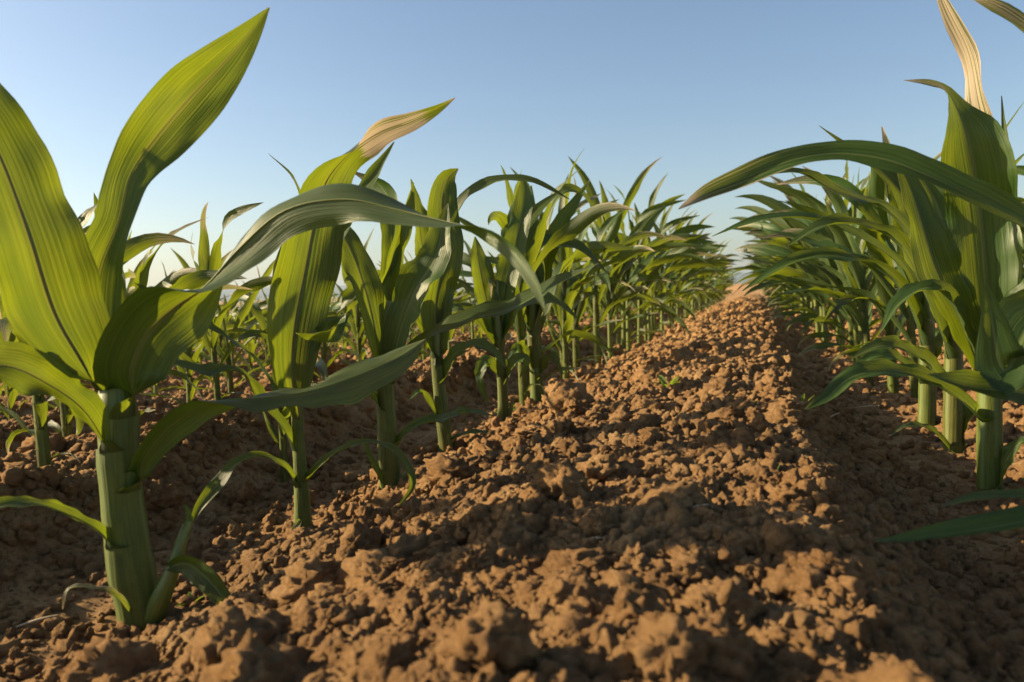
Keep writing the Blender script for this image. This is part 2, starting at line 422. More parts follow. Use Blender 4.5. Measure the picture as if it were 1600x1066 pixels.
# ---- plants traced one by one: stalk and blades as space curves
def hero(label, stalk, blades, shoots=(), group='corn plants in the row left of the ridge', z=None, leaf_n=34, sheaths=True, ribs=True, seed=1, d_off=0.0, base=None):
    """stalk: [(px, py, width_px)] from the foot upwards; blades: dicts with pts [(px, py, depth offset, width px, facing degrees)]"""
    rng = random.Random(seed)
    px, py, _ = stalk[0]
    if base is None:
        p0 = on_level(px, py, land(np.array(-0.4), 0) if z is None else z)
    else: p0 = np.array(base)
    d0 = depth_of(p0)
    root = empty('corn_plant', p0)
    tag(root, label, 'corn plant', group)
    ctrl = []
    for q, s in enumerate(stalk):
        dd = s[3] if len(s) > 3 else 0.0
        p = W(s[0], s[1], d0 + dd); ctrl.append([*p, s[2] * 0.44 * d0 / F_PX])
    foot = np.array(ctrl[0]); foot[2] -= 0.035
    S = spline(np.vstack([foot, ctrl]), 30)
    SPt, SR = S[:, :3], np.maximum(S[:, 3], 0.0008)
    nodes = np.linspace(0.12, 0.95, 6)
    tt = np.linspace(0, 1, 30)
    for nd in nodes: SR = SR * (1 + 0.06 * np.exp(-((tt - nd) / 0.02) ** 2))
    link('stem', tube_mesh('stem', SPt - p0, SR, M_STEM, 16), root)
    for bi, b in enumerate(blades):
        pts = b['pts']; n = b.get('n', leaf_n)
        c = []
        for (x, y, dd, w, fc) in pts:
            dep = d0 + dd
            c.append([*W(x, y, dep), w * dep / F_PX, fc])
        Q = spline(c, n)
        P, w, fc = Q[:, :3], np.maximum(Q[:, 3], 0.0004), np.radians(Q[:, 4])
        T = nrm(np.gradient(P, axis=0))
        V = nrm(CAMP - P); N0 = nrm(V - np.sum(V * T, 1)[:, None] * T); B0 = np.cross(T, N0)
        N = N0 * np.cos(fc)[:, None] + B0 * np.sin(fc)[:, None]
        t = np.linspace(0, 1, n)
        k = int(np.argmin(np.abs(SPt[:, 2] - P[0, 2])))
        A = np.interp(t, [0, 0.1, 0.25, 0.6, 1], b.get('A', [3.0, 1.9, 0.9, 0.6, 0.5]))
        if b.get('sheath', True):
            away = P[n // 4] - SPt[k]; away[2] = 0; away = nrm(away)
            RS = SR[k] * 1.045 + 0.0004
            tgt = SPt[k] + away * RS; tgt[2] = P[0, 2]
            bl = 1 - sstep(t, 0.0, b.get('join', 0.09))
            P = P + (tgt - P[0])[None, :] * bl[:, None]
            w = w * (1 - bl) + bl * 2.5 * RS; A = A * (1 - bl) + 2.5 * bl
            N = nrm(N * (1 - bl)[:, None] - away * bl[:, None])
        if 'dry' in b: dry = np.interp(t, *b['dry'])
        else: dry = None
        v, f, uv, dr = blade(P, N, w, A, rng, b.get('ruf', 0.09), b.get('nu', 15), dry, b.get('v', 0.13))
        o = link('leaf', make_mesh('leaf', v - p0, f, M_LEAF, uv, {'dry': dr}), root)
        if b.get('label'): o['label'] = b['label']
        if ribs and b.get('rib', True): add_rib(o, P, N, w, p0)
        if sheaths and b.get('sheath', True) and b.get('sleeve', True):
            z1 = P[0, 2] + 0.004; z0 = max(z1 - b.get('sl', 0.09), p0[2] - 0.01)
            outv = P[n // 3] - SPt[k]
            sv, sf, suv = sheath_geom(SPt, SR, z0, z1, outv, 1.04)
            link('sheath', make_mesh('sheath', sv - p0, sf, M_SHEATH, suv), o)
    for sh in shoots:
        c = [[*W(x, y, d0 + dd), wd / 2 * d0 / F_PX] for (x, y, dd, wd) in sh]
        S2 = spline(c, 16)
        link('side_shoot', tube_mesh('side_shoot', S2[:, :3] - p0, S2[:, 3], M_STEM, 10), root)
    return root

def B(*pts, **k):
    k['pts'] = pts
    return k

hero('largest corn plant with thick stalk, a side shoot and broad arching leaves',
     [(222, 972, 70), (206, 890, 72), (193, 800, 64), (185, 700, 64), (183, 640, 66, .004), (180, 595, 50, .008), (172, 540, 16, .012)],
     [B((166, 610, .012, 60, 2), (150, 520, .02, 84, 0), (155, 425, .02, 76, -4), (186, 345, .02, 62, -30), (204, 275, .025, 70, -24), (245, 215, .03, 92, -4), (300, 150, .05, 94, 1), (345, 103, .06, 72, 3), (390, 52, .07, 34, 5), (421, 12, .08, 2, 0), A=[2.6, 2.2, 1.5, .7, .5], rib=False, sleeve=False, ruf=.05, n=50),
      B((158, 612, -.01, 60, 30), (122, 556, -.02, 112, 26), (86, 492, -.03, 142, 20), (46, 370, -.045, 140, 12), (2, 250, -.05, 128, 10), (-60, 130, -.06, 90, 4), (-110, 40, -.06, 40, 0), (-140, -20, -.05, 2, 0), A=[2.4, 1.5, .8, .5, .4], sleeve=False),
      B((148, 575, .02, 50, -20), (118, 480, .04, 56, -30), (86, 385, .05, 74, -36), (44, 290, .06, 80, -30), (-4, 200, .06, 64, -20), (-60, 120, .05, 2, -10), A=[2.4, 1.8, .9, .5, .4], sleeve=False),
      B((172, 705, -.005, 55, 60), (130, 640, -.03, 62, 50), (75, 600, -.05, 82, 42), (10, 572, -.07, 84, 36), (-70, 580, -.09, 60, 30), (-130, 620, -.1, 2, 20), A=[3.2, 1.7, .8, .5, .4], sl=.09),
      B((196, 650, .0, 60, -10), (206, 575, -.012, 112, -2), (232, 520, -.016, 116, 2), (272, 482, -.02, 118, 14), (322, 448, -.02, 92, 72), (372, 392, -.02, 96, 122), (445, 330, -.03, 80, 132), (540, 312, -.045, 72, 145), (620, 328, -.06, 66, 130), (690, 345, -.08, 44, 104), (750, 360, -.10, 36, 60), (800, 392, -.13, 32, 46), (835, 440, -.15, 24, 40), (853, 488, -.16, 2, 40), A=[2.4, 1.2, .6, .6, .5], n=60, sl=.07, ruf=.04),
      B((210, 765, .0, 30, -10), (228, 712, -.01, 42, 18), (280, 655, -.01, 54, 32), (340, 628, -.005, 40, 62), (405, 622, .0, 48, 118), (480, 612, .02, 62, 128), (555, 588, .04, 70, 138), (620, 558, .06, 56, 140), (665, 530, .07, 2, 140), A=[3.0, 1.6, .7, .6, .6], n=50, sl=.1),
      B((178, 855, -.01, 26, 60), (150, 826, -.025, 26, 58), (105, 803, -.04, 28, 64), (50, 786, -.06, 28, 60), (-10, 792, -.07, 22, 50), (-60, 815, -.08, 2, 50), sl=.07),
      B((202, 955, -.02, 9, 40), (182, 930, -.03, 13, 50), (145, 918, -.035, 12, 64), (108, 920, -.04, 9, 60), (98, 952, -.04, 2, 40), dry=([0, .5, 1], [.3, .45, .5]), sheath=False, rib=False, label='withered yellow leaf at the stalk foot'),
      B((262, 888, -.015, 14, -30), (290, 880, -.02, 34, 30), (325, 905, -.03, 38, 20), (350, 935, -.035, 26, 10), (380, 965, -.04, 2, 0), sheath=False, rib=False, ruf=.03),
      B((288, 838, -.005, 16, 0), (294, 806, 0, 13, 40), (288, 788, 0, 2, 20), sheath=False, rib=False)],
     shoots=[[(232, 985, .0, 40), (250, 938, -.01, 32), (270, 890, -.01, 22), (286, 840, -.005, 17), (296, 815, 0, 13)]], seed=3, leaf_n=40)

hero('slim pale-stalked corn plant with one tall upright leaf whose tip is scorched white',
     [(474, 832, 30), (472, 770, 24), (467, 700, 19), (464, 640, 20), (462, 560, 18), (468, 480, 10)],
     [B((464, 655, -.01, 38, 5), (456, 575, -.015, 72, 10), (462, 500, -.015, 92, 6), (478, 420, -.01, 96, 8), (492, 345, 0, 84, 18), (512, 280, .01, 72, 34), (552, 236, .02, 52, 58), (592, 208, .02, 44, 30), (640, 190, .02, 32, 25), (680, 172, .02, 16, 20), (711, 153, .02, 1.5, 20), A=[3.2, 1.8, .9, .5, .5], dry=([0, .70, .74, .9, .95, 1], [0, 0, .7, .55, 0, .2]), n=54, rib=True),
      B((474, 590, .0, 30, -30), (505, 480, .015, 34, -52), (516, 400, .02, 34, -48), (540, 350, .03, 26, -30), (578, 285, .05, 26, -40), (616, 222, .06, 2, -30)),
      B((462, 560, .02, 26, 40), (470, 420, .05, 26, 60), (472, 330, .07, 24, 70), (458, 280, .08, 14, 74), (419, 240, .09, 1.5, 70)),
      B((462, 705, -.005, 22, 60), (442, 668, -.01, 26, 60), (408, 628, -.015, 30, 60), (375, 582, -.02, 30, 72), (325, 582, -.03, 34, 68), (275, 570, -.04, 28, 64), (225, 556, -.05, 2, 60)),
      B((465, 762, -.004, 14, 70), (445, 730, -.02, 18, 62), (412, 713, -.03, 20, 70), (372, 722, -.04, 18, 55), (338, 760, -.05, 24, 30), (310, 796, -.06, 14, 25), (300, 818, -.06, 2, 20)),
      B((478, 752, .0, 14, -60), (500, 727, -.01, 17, -55), (535, 702, -.015, 20, -64), (580, 692, -.02, 21, -72), (612, 702, -.03, 19, -50), (640, 735, -.04, 14, -30), (644, 760, -.045, 10, -10), (622, 792, -.05, 1.5, 0)),
      B((478, 560, .0, 24, -30), (505, 520, -.02, 28, -50), (530, 505, -.04, 40, -68), (512, 520, -.06, 36, -60), (480, 522, -.075, 20, -60), (462, 520, -.08, 2, -60), sheath=False, rib=False),
      B((470, 812, -.012, 8, 20), (463, 826, -.02, 14, 30), (466, 842, -.022, 9, 40), (484, 860, -.025, 1.5, 30), dry=([0, 1], [.35, .55]), sheath=False, rib=False)],
     seed=5)

hero('corn plant with dark sturdy stalk between the scorched-tip one and the arching one',
     [(610, 768, 38), (608, 720, 36), (604, 650, 30), (602, 590, 28), (604, 530, 24), (608, 470, 10)],
     [B((598, 590, -.005, 30, 30), (580, 490, -.01, 44, 26), (562, 425, -.01, 48, 20), (540, 375, 0, 36, 16), (518, 342, .01, 20, 14), (500, 322, .02, 2, 10)),
      B((604, 560, .01, 40, 40), (600, 460, .015, 40, 50), (618, 390, .02, 38, 45), (636, 330, .03, 24, 40), (646, 285, .03, 2, 40)),
      B((612, 580, -.01, 40, -30), (628, 510, -.02, 52, -34), (652, 450, -.03, 66, -38), (682, 400, -.03, 54, -30), (692, 352, -.02, 28, -20), (700, 318, -.02, 2, -20), dry=([0, 1], [.1, .15])),
      B((612, 600, .0, 26, -60), (640, 555, -.01, 30, -50), (680, 520, -.02, 30, -62), (735, 500, -.03, 42, -58), (800, 482, -.04, 46, -62), (868, 445, -.05, 32, -66), (935, 412, -.06, 2, -70)),
      B((602, 470, .01, 30, 10), (615, 380, .03, 34, -20), (612, 325, .04, 40, -30), (592, 288, .05, 34, -50), (552, 268, .06, 8, -60), (540, 266, .06, 2, -60), dry=([0, .78, .85, 1], [0, 0, .5, .5])),
      B((618, 696, -.005, 16, -60), (645, 668, -.01, 20, -55), (690, 655, -.015, 28, -66), (735, 645, -.02, 24, -70), (770, 650, -.03, 2, -60)),
      B((604, 762, -.012, 10, 40), (588, 735, -.02, 13, 40), (572, 700, -.02, 9, 40), (565, 680, -.02, 1.5, 40), sheath=False, rib=False),
      B((616, 765, -.01, 9, -30), (632, 742, -.02, 12, -40), (642, 728, -.025, 8, -40), (650, 750, -.03, 1.5, -30), sheath=False, rib=False, dry=([0, 1], [.3, .5])),
      B((597, 640, -.005, 20, 60), (575, 610, -.02, 22, 60), (560, 590, -.03, 16, 60), (548, 592, -.03, 2, 60))],
     seed=8)

hero('corn plant with slim stalk and a long leaf arching right over its neighbours',
     [(698, 707, 24), (692, 650, 22), (685, 590, 20), (682, 530, 18), (684, 470, 10)],
     [B((682, 570, 0, 32, 10), (680, 480, -.01, 52, 14), (696, 385, -.01, 54, 10), (690, 320, 0, 48, 12), (700, 276, .01, 26, 10), (716, 264, .01, 2, 10)),
      B((686, 520, .0, 30, -40), (694, 420, .01, 34, -45), (704, 350, .01, 30, -50), (735, 303, .0, 24, -60), (780, 282, -.01, 22, -64), (830, 284, -.02, 20, -60), (890, 312, -.03, 2, -60)),
      B((680, 500, .02, 30, 20), (662, 400, .04, 34, 30), (652, 330, .05, 26, 40), (642, 280, .06, 2, 40)),
      B((680, 560, .0, 24, 60), (655, 500, -.01, 34, 50), (630, 470, -.02, 34, 50), (600, 480, -.03, 26, 40), (575, 510, -.04, 2, 30)),
      B((690, 600, .0, 22, -50), (708, 560, -.01, 26, -46), (740, 540, -.02, 28, -60), (770, 550, -.03, 20, -50), (790, 575, -.04, 2, -50)),
      B((686, 660, -.002, 12, 60), (665, 620, -.01, 14, 55), (655, 612, -.02, 12, 55), (640, 625, -.03, 2, 50)),
      B((700, 690, -.004, 8, -50), (722, 680, -.01, 11, -60), (750, 676, -.02, 14, -65), (782, 682, -.03, 1.5, -60), sheath=False, rib=False)],
     seed=11)

hero('corn plant whose short lower leaves hang limp beside a thin sucker',
     [(786, 667, 20), (786, 620, 17), (782, 560, 16), (778, 500, 15), (776, 440, 8)],
     [B((776, 530, 0, 28, 10), (758, 460, -.01, 38, 20), (748, 410, -.01, 32, 20), (742, 370, 0, 2, 20)),
      B((780, 530, 0, 28, -10), (790, 450, .0, 38, -14), (806, 380, .0, 36, -10), (820, 300, .01, 24, -10), (816, 275, .01, 2, -10)),
      B((776, 500, .01, 26, -40), (800, 400, .02, 30, -44), (830, 340, .02, 26, -40), (880, 295, .03, 2, -40)),
      B((782, 540, .0, 24, -60), (815, 480, -.02, 30, -56), (860, 470, -.03, 28, -60), (905, 500, -.04, 2, -50)),
      B((774, 545, .0, 20, 60), (745, 500, -.01, 26, 52), (715, 480, -.02, 24, 52), (690, 500, -.02, 2, 45)),
      B((781, 590, -.002, 18, 60), (760, 565, -.015, 24, 40), (750, 590, -.02, 16, 30), (762, 630, -.02, 2, 20)),
      B((786, 600, -.002, 16, -60), (806, 565, -.01, 22, -50), (822, 560, -.015, 18, -50), (812, 590, -.02, 2, -40))],
     shoots=[[(790, 668, 0, 9), (798, 640, 0, 7), (802, 622, 0, 3)]], seed=14)

hero('corn plant with reddish stalk foot sixth along the row left of the ridge',
     [(840, 632, 24), (838, 590, 21), (834, 540, 20), (832, 480, 18), (832, 430, 9)],
     [B((830, 500, 0, 34, 10), (822, 420, 0, 44, 10), (822, 350, 0, 40, 8), (830, 290, .01, 2, 5)),
      B((834, 500, 0, 30, -20), (850, 420, .01, 36, -24), (872, 360, .02, 30, -24), (921, 282, .03, 2, -20)),
      B((834, 520, 0, 26, -60), (850, 440, -.02, 30, -60), (850, 385, -.03, 30, -66), (900, 388, -.04, 34, -66), (950, 428, -.06, 2, -60)),
      B((832, 470, .01, 26, -50), (845, 380, .02, 28, -50), (880, 300, .03, 22, -55), (905, 300, .04, 18, -55), (930, 330, .05, 2, -50)),
      B((828, 520, 0, 24, 60), (800, 450, -.02, 30, 50), (770, 440, -.03, 28, 50), (740, 470, -.04, 2, 50)),
      B((835, 580, 0, 18, 50), (815, 545, -.02, 22, 40), (800, 560, -.025, 16, 30), (795, 590, -.03, 2, 30)),
      B((840, 590, 0, 16, -50), (862, 560, -.02, 20, -50), (880, 585, -.02, 2, -40))],
     seed=17)

# ---- right of the ridge
GR = 'corn plants in the row right of the ridge'
hero('tall corn plant with a broad pleated leaf and brown scorched tip above it',
     [(1547, 768, 40), (1546, 700, 38), (1546, 620, 36), (1545, 520, 30), (1542, 430, 22), (1540, 360, 10)],
     [B((1545, 560, -.01, 60, 10), (1540, 440, -.015, 92, 8), (1530, 330, -.02, 100, 14), (1514, 230, -.03, 96, 16), (1495, 170, -.03, 50, 50), (1478, 142, -.03, 22, 70), (1450, 132, -.035, 18, 60), (1412, 126, -.04, 1.5, 60), A=[2.8, 2.0, 1.2, .7, .5], dry=([0, .80, .86, 1], [0, 0, .45, .45]), n=46),
      B((1550, 500, .02, 40, -10), (1555, 330, .04, 50, -10), (1545, 220, .05, 46, -30), (1530, 150, .05, 42, -50), (1515, 80, .05, 36, -46), (1485, 20, .05, 26, -40), (1455, -40, .05, 2, -40), dry=([0, .5, .58, 1], [0, 0, .55, .6]), n=40),
      B((1538, 600, .0, 40, 40), (1500, 500, -.02, 60, 34), (1462, 420, -.03, 72, 26), (1440, 350, -.03, 56, 30), (1420, 290, -.02, 34, 34), (1395, 240, -.01, 2, 30), dry=([0, 1], [.12, .2])),
      B((1556, 560, .0, 40, -30), (1572, 420, .01, 46, -40), (1578, 300, .02, 30, -50), (1565, 150, .03, 2, -50)),
      B((1540, 600, -.005, 36, 70), (1500, 500, -.04, 44, 72), (1460, 450, -.06, 44, 70), (1410, 470, -.08, 34, 60), (1375, 520, -.1, 2, 50)),
      B((1556, 610, -.02, 44, -40), (1590, 500, -.06, 60, -46), (1640, 440, -.10, 60, -40), (1710, 420, -.14, 2, -40)),
      B((1538, 660, -.01, 30, 70), (1480, 610, -.04, 38, 66), (1400, 580, -.06, 40, 60), (1330, 590, -.08, 36, 40), (1290, 622, -.09, 22, 34), (1258, 640, -.1, 2, 30)),
      B((1555, 762, -.01, 20, -40), (1575, 715, -.02, 26, -40), (1600, 690, -.03, 20, -50), (1630, 720, -.04, 2, -40))],
     group=GR, seed=21)

hero('corn plant with dark thick stalk behind the one bearing the pleated leaf',
     [(1490, 708, 34), (1490, 640, 32), (1490, 560, 28), (1488, 470, 20), (1486, 400, 8)],
     [B((1486, 540, 0, 46, 20), (1478, 430, 0, 60, 20), (1470, 340, .01, 56, 20), (1440, 280, .02, 30, 30), (1400, 250, .03, 2, 30), dry=([0, 1], [.1, .2])),
      B((1490, 520, .01, 40, -20), (1500, 400, .02, 46, -20), (1510, 300, .03, 36, -20), (1490, 230, .04, 2, -20)),
      B((1486, 560, 0, 36, 62), (1450, 470, -.03, 40, 66), (1400, 380, -.05, 40, 72), (1340, 350, -.07, 36, 70), (1280, 355, -.09, 28, 60), (1230, 385, -.1, 2, 50)),
      B((1484, 500, 0, 36, 60), (1440, 400, -.02, 38, 64), (1385, 330, -.04, 36, 70), (1310, 300, -.06, 30, 66), (1240, 268, -.07, 20, 60), (1150, 285, -.08, 2, 60)),
      B((1482, 610, -.004, 28, 60), (1440, 560, -.03, 34, 60), (1380, 540, -.05, 30, 54), (1330, 560, -.06, 2, 44)),
      B((1496, 690, -.004, 20, -40), (1520, 640, -.01, 24, -40), (1545, 640, -.02, 18, -40), (1560, 660, -.02, 2, -40)),
      B((1484, 702, -.01, 12, 50), (1455, 672, -.02, 14, 60), (1420, 665, -.03, 12, 50), (1388, 682, -.04, 1.5, 50), sheath=False, rib=False, dry=([0, 1], [.2, .4]))],
     group=GR, seed=22)

hero('corn plant with pale yellow-green stalk third along the row right of the ridge',
     [(1448, 665, 28), (1449, 600, 26), (1449, 530, 24), (1450, 450, 18), (1450, 380, 8)],
     [B((1448, 520, 0, 40, 14), (1440, 420, 0, 50, 16), (1425, 330, .01, 44, 20), (1380, 270, .02, 24, 40), (1330, 235, .03, 14, 50), (1280, 197, .03, 1.5, 50)),
      B((1450, 480, .01, 36, -10), (1420, 380, .02, 38, 10), (1400, 290, .03, 30, 10), (1378, 198, .04, 2, 10), dry=([0, .6, 1], [0, .2, .5])),
      B((1446, 540, 0, 30, 64), (1405, 450, -.03, 36, 70), (1350, 410, -.05, 36, 72), (1280, 400, -.06, 30, 60), (1215, 420, -.07, 20, 50), (1160, 455, -.08, 2, 40)),
      B((1446, 500, 0, 30, 64), (1400, 410, -.02, 34, 70), (1330, 365, -.04, 34, 76), (1250, 340, -.05, 28, 70), (1180, 345, -.06, 18, 60), (1112, 370, -.06, 1.5, 60)),
      B((1452, 580, 0, 26, -50), (1480, 520, 0, 30, -50), (1510, 520, 0, 2, -50)),
      B((1444, 600, -.004, 24, 60), (1400, 560, -.02, 28, 56), (1360, 560, -.03, 24, 44), (1320, 600, -.04, 2, 40))],
     group=GR, seed=23)

# beside the frame on the right: their leaves reach into the picture
pz = np.array([0.335, 0.86, 0.0])
hero('corn plant with a long dull leaf arched like a bow across the ridge',
     [(1790, 900, 44), (1785, 760, 40), (1780, 640, 34), (1775, 520, 20), (1775, 440, 8)],
     [B((1772, 560, 0, 40, 60), (1700, 440, -.02, 50, 60), (1620, 365, -.03, 56, 56), (1540, 318, -.03, 56, 52), (1450, 275, -.02, 52, 48), (1385, 250, -.01, 50, 38), (1310, 240, .0, 44, 44), (1240, 250, .0, 44, 44), (1160, 280, .0, 38, 32), (1105, 302, -.01, 26, 26), (1060, 327, -.02, 2, 20), n=60, ruf=.05, dry=([0, .7, 1], [.1, .2, .45])),
      B((1775, 480, 0, 40, 20), (1740, 300, -.02, 44, 30), (1680, 120, -.04, 40, 40), (1600, 45, -.05, 34, 50), (1550, 12, -.05, 26, 50), (1505, -10, -.06, 2, 50), dry=([0, .4, 1], [0, .35, .5])),
      B((1772, 640, 0, 40, 60), (1700, 540, -.03, 70, 30), (1620, 500, -.04, 100, 20), (1570, 580, -.05, 90, 10), (1545, 470, -.05, 20, 10), (1538, 440, -.05, 2, 10), sheath=False, rib=False),
      B((1775, 720, 0, 36, 60), (1700, 640, -.03, 50, 55), (1600, 615, -.05, 64, 50), (1520, 605, -.06, 54, 52), (1450, 585, -.07, 2, 50))],
     group=GR, seed=31, base=(pz[0], pz[1], land(np.array(0.3), 0)))

hero('corn plant holding one low blurred blade level over the shaded furrow',
     [(2050, 1200, 60), (2040, 1000, 54), (2030, 800, 40), (2020, 640, 12)],
     [B((2020, 930, 0, 40, 50), (1900, 800, -.01, 60, 60), (1760, 790, -.01, 66, 62), (1620, 812, -.01, 62, 50), (1500, 832, -.01, 44, 50), (1420, 842, -.01, 22, 50), (1362, 846, -.01, 1.5, 50)),
      B((2020, 800, 0, 50, 20), (2000, 500, 0, 70, 20), (1980, 250, 0, 2, 20)),
      B((2030, 780, 0, 50, -50), (2120, 600, 0, 70, -50), (2240, 600, 0, 2, -50)),
      B((2020, 1000, 0, 24, 50), (1900, 860, -.02, 30, 50), (1760, 770, -.02, 34, 50), (1620, 775, -.02, 26, 50), (1520, 778, -.02, 20, 50), (1470, 792, -.02, 1.5, 50))],
     group=GR, seed=32, base=(0.33, 0.66, 0.0))

# ---- grown plants for the rows: a few models, each copied leaf by leaf
def grow(seed, H, bias, nseg=20, nu=7, sheaths=True):
    rng = random.Random(seed); parts = []
    lean = np.array([rng.uniform(-.05, .05) + 0.04 * bias, rng.uniform(-.05, .05)])
    top = H * rng.uniform(0.50, 0.58)
    zz = np.linspace(-0.03, top, 14)
    ax = np.stack([lean[0] * zz, lean[1] * zz, zz], 1)
    r0 = rng.uniform(0.0085, 0.012)
    ar = r0 * np.interp(zz / top, [-.1, 0, .3, .75, 1], [1.05, 1.1, 0.95, .75, .25])
    parts.append(('stem', (tube(ax, ar, 9), grid_faces(14, 9, True), np.stack(np.broadcast_arrays(np.abs(np.linspace(-1, 1, 9))[None, :], np.linspace(0, 1, 14)[:, None]), -1).reshape(-1, 2), None), M_STEM, []))
    nl = rng.choice([8, 9, 9, 10]); phi0 = rng.uniform(-0.5, 0.5)
    for k in range(nl):
        q = k / (nl - 1)
        zc = H * (0.07 + 0.46 * q ** 0.85)
        az = phi0 + (math.pi if k % 2 else 0) + rng.uniform(-.7, .7)
        Lf = H * np.interp(q, [0, .2, .5, .8, 1], [0.24, .45, .80, .85, .62]) * rng.uniform(.85, 1.15)
        wd = np.interp(q, [0, .2, .6, 1], [0.012, .026, .049, .040]) * rng.uniform(.8, 1.2)
        e0 = math.radians(np.interp(q, [0, .5, 1], [42, 62, 82]) + rng.uniform(-8, 8))
        drop = math.radians(np.interp(q, [0, .4, .8, 1], [110, 100, 62, 26]) * rng.uniform(.35, 1.45))
        pw = rng.uniform(1.0, 1.9)
        t = np.linspace(0, 1, nseg); e = e0 - drop * t ** pw
        e = e + 0.22 * np.sin(t * rng.uniform(5, 11) + rng.uniform(0, 6)) * sstep(t, .1, .4)
        azt = az + rng.uniform(-.8, .8) * t ** 2 + 0.25 * np.sin(t * 7 + rng.uniform(0, 6)) * t
        # the breeze swings the free end of each blade over
        dirs = np.stack([np.cos(e) * np.cos(azt) + bias * rng.uniform(.1, 1.1) * t ** 1.3, np.cos(e) * np.sin(azt), np.sin(e)], 1); dirs = nrm(dirs)
        c0 = np.array([lean[0] * zc, lean[1] * zc, zc]); rz = np.interp(zc, zz, ar)
        o = np.array([math.cos(az), math.sin(az), 0.0])
        P = c0 + o * rz * 1.05 + np.concatenate([[np.zeros(3)], np.cumsum((dirs[1:] + dirs[:-1]) / 2, 0) * Lf / (nseg - 1)])
        P[:, 2] = np.maximum(P[:, 2], 0.012 + 0.02 * t)
        T = nrm(np.gradient(P, axis=0))
        lat = np.array([-math.sin(az), math.cos(az), 0]); lat = lat - np.sum(T * lat, 1)[:, None] * T; lat = nrm(lat)
        N = np.cross(lat, T); N = N * np.sign(np.sum(N[0] * -o) + 1e-9)
        tw = rng.uniform(-2.0, 2.0) * sstep(t, rng.uniform(.1, .4), rng.uniform(.6, 1.1)) + rng.uniform(-.5, .5) * np.sin(t * 6)
        Bn = np.cross(T, N); N = N * np.cos(tw)[:, None] + Bn * np.sin(tw)[:, None]
        w = np.maximum(wd * taper(t), 0.0004)
        A = np.interp(t, [0, .1, .25, .6, 1], [3.6, 2.2, 1.0, .7, .5] if q < .8 else [4.2, 3.2, 2.0, .9, .5])
        dry = None
        if rng.random() < 0.30: dry = np.interp(t, [0, rng.uniform(.5, .7), rng.uniform(.72, .9), 1], [0, 0, .45, .5])
        elif k == 0: dry = np.interp(t, [0, 1], [.15, .5])
        v, f, uv, dr = blade(P, N, w, A, rng, rng.uniform(.06, .16), nu, dry)
        sub = []
        if sheaths and q < .9:
            sv, sf, suv = sheath_geom(ax, ar, max(zc - 0.10 * H * 1.6, 0.0), zc + .003, o, 1.22, 5, 9)
            sub.append(('sheath', (sv, sf, suv), M_SHEATH))
        parts.append(('leaf', (v, f, uv, dr), M_LEAF, sub))
    return parts

def model_meshes(parts):
    out = []
    for name, (v, f, uv, dr), mat, sub in parts:
        me = make_mesh(name, v, f, mat, uv, {'dry': dr} if dr is not None else None)
        out.append((name, me, [(n2, make_mesh(n2, sv, sf, m2, suv)) for n2, (sv, sf, suv), m2 in sub]))
    return out

GROWN = {b: [grow(100 * (b + 3) + k, 0.60, 0.45 * b) for k in range(7)] for b in (-1, 1)}
MODELS = {b: [model_meshes(p) for p in GROWN[b]] for b in GROWN}

def place(model, x, y, rz, s, label, group, sub=True):
    root = empty('corn_plant', (x, y, ground_z(x, y) - 0.003))
    root.rotation_euler = (0, 0, rz); root.scale = (s, s, s)
    tag(root, label, 'corn plant', group)
    for name, me, subs in model:
        o = link(name, me, root)
        if sub:
            for n2, m2 in subs: link(n2, m2, o)
    return root

spots = []      # (distance, x, y, bias, row)
rr = random.Random(42)
def row(x0, y0, y1, bias, name, step=0.185):
    y = y0
    while y < y1:
        spots.append((math.hypot(x0, y), x0 + rr.uniform(-.03, .03), y + rr.uniform(-.03, .03), bias, name))
        y += step * rr.uniform(.85, 1.2)
row(ROW_L, 1.86, END_Y, 1, 'L1')
row(ROW_R, 1.92, END_Y, -1, 'R1')
row(ROW_R + PERIOD_R, 2.4, END_Y, -1, 'R2', .2)
row(ROW_R + 2 * PERIOD_R, 7.0, END_Y, -1, 'R3', .25)
for k in range(1, 15):
    xr = ROW_L - k * PERIOD_L
    row(xr, max(0.4, abs(xr) / math.tan(math.radians(52))), END_Y, 1, 'L%d' % (k + 1), .19 if k < 4 else .22)
# four plants of the second row whose feet show between the nearer stalks
for fx, fy in ((73, 760), (345, 688), (210, 712), (440, 655)):
    g = on_level(fx, fy, -0.03)
    for _ in range(8): g = on_level(fx, fy, ground_z(g[0], g[1]))
    spots = [q for q in spots if q[4] == 'L1' or math.hypot(q[1] - g[0], q[2] - g[1]) > 0.13]
    spots.append((math.hypot(g[0], g[1]), g[0], g[1], 0.5, 'L2'))
ORD = ['seventh', 'eighth', 'ninth', 'tenth', 'eleventh', 'twelfth']
ORDR = ['fourth', 'fifth', 'sixth', 'seventh', 'eighth']
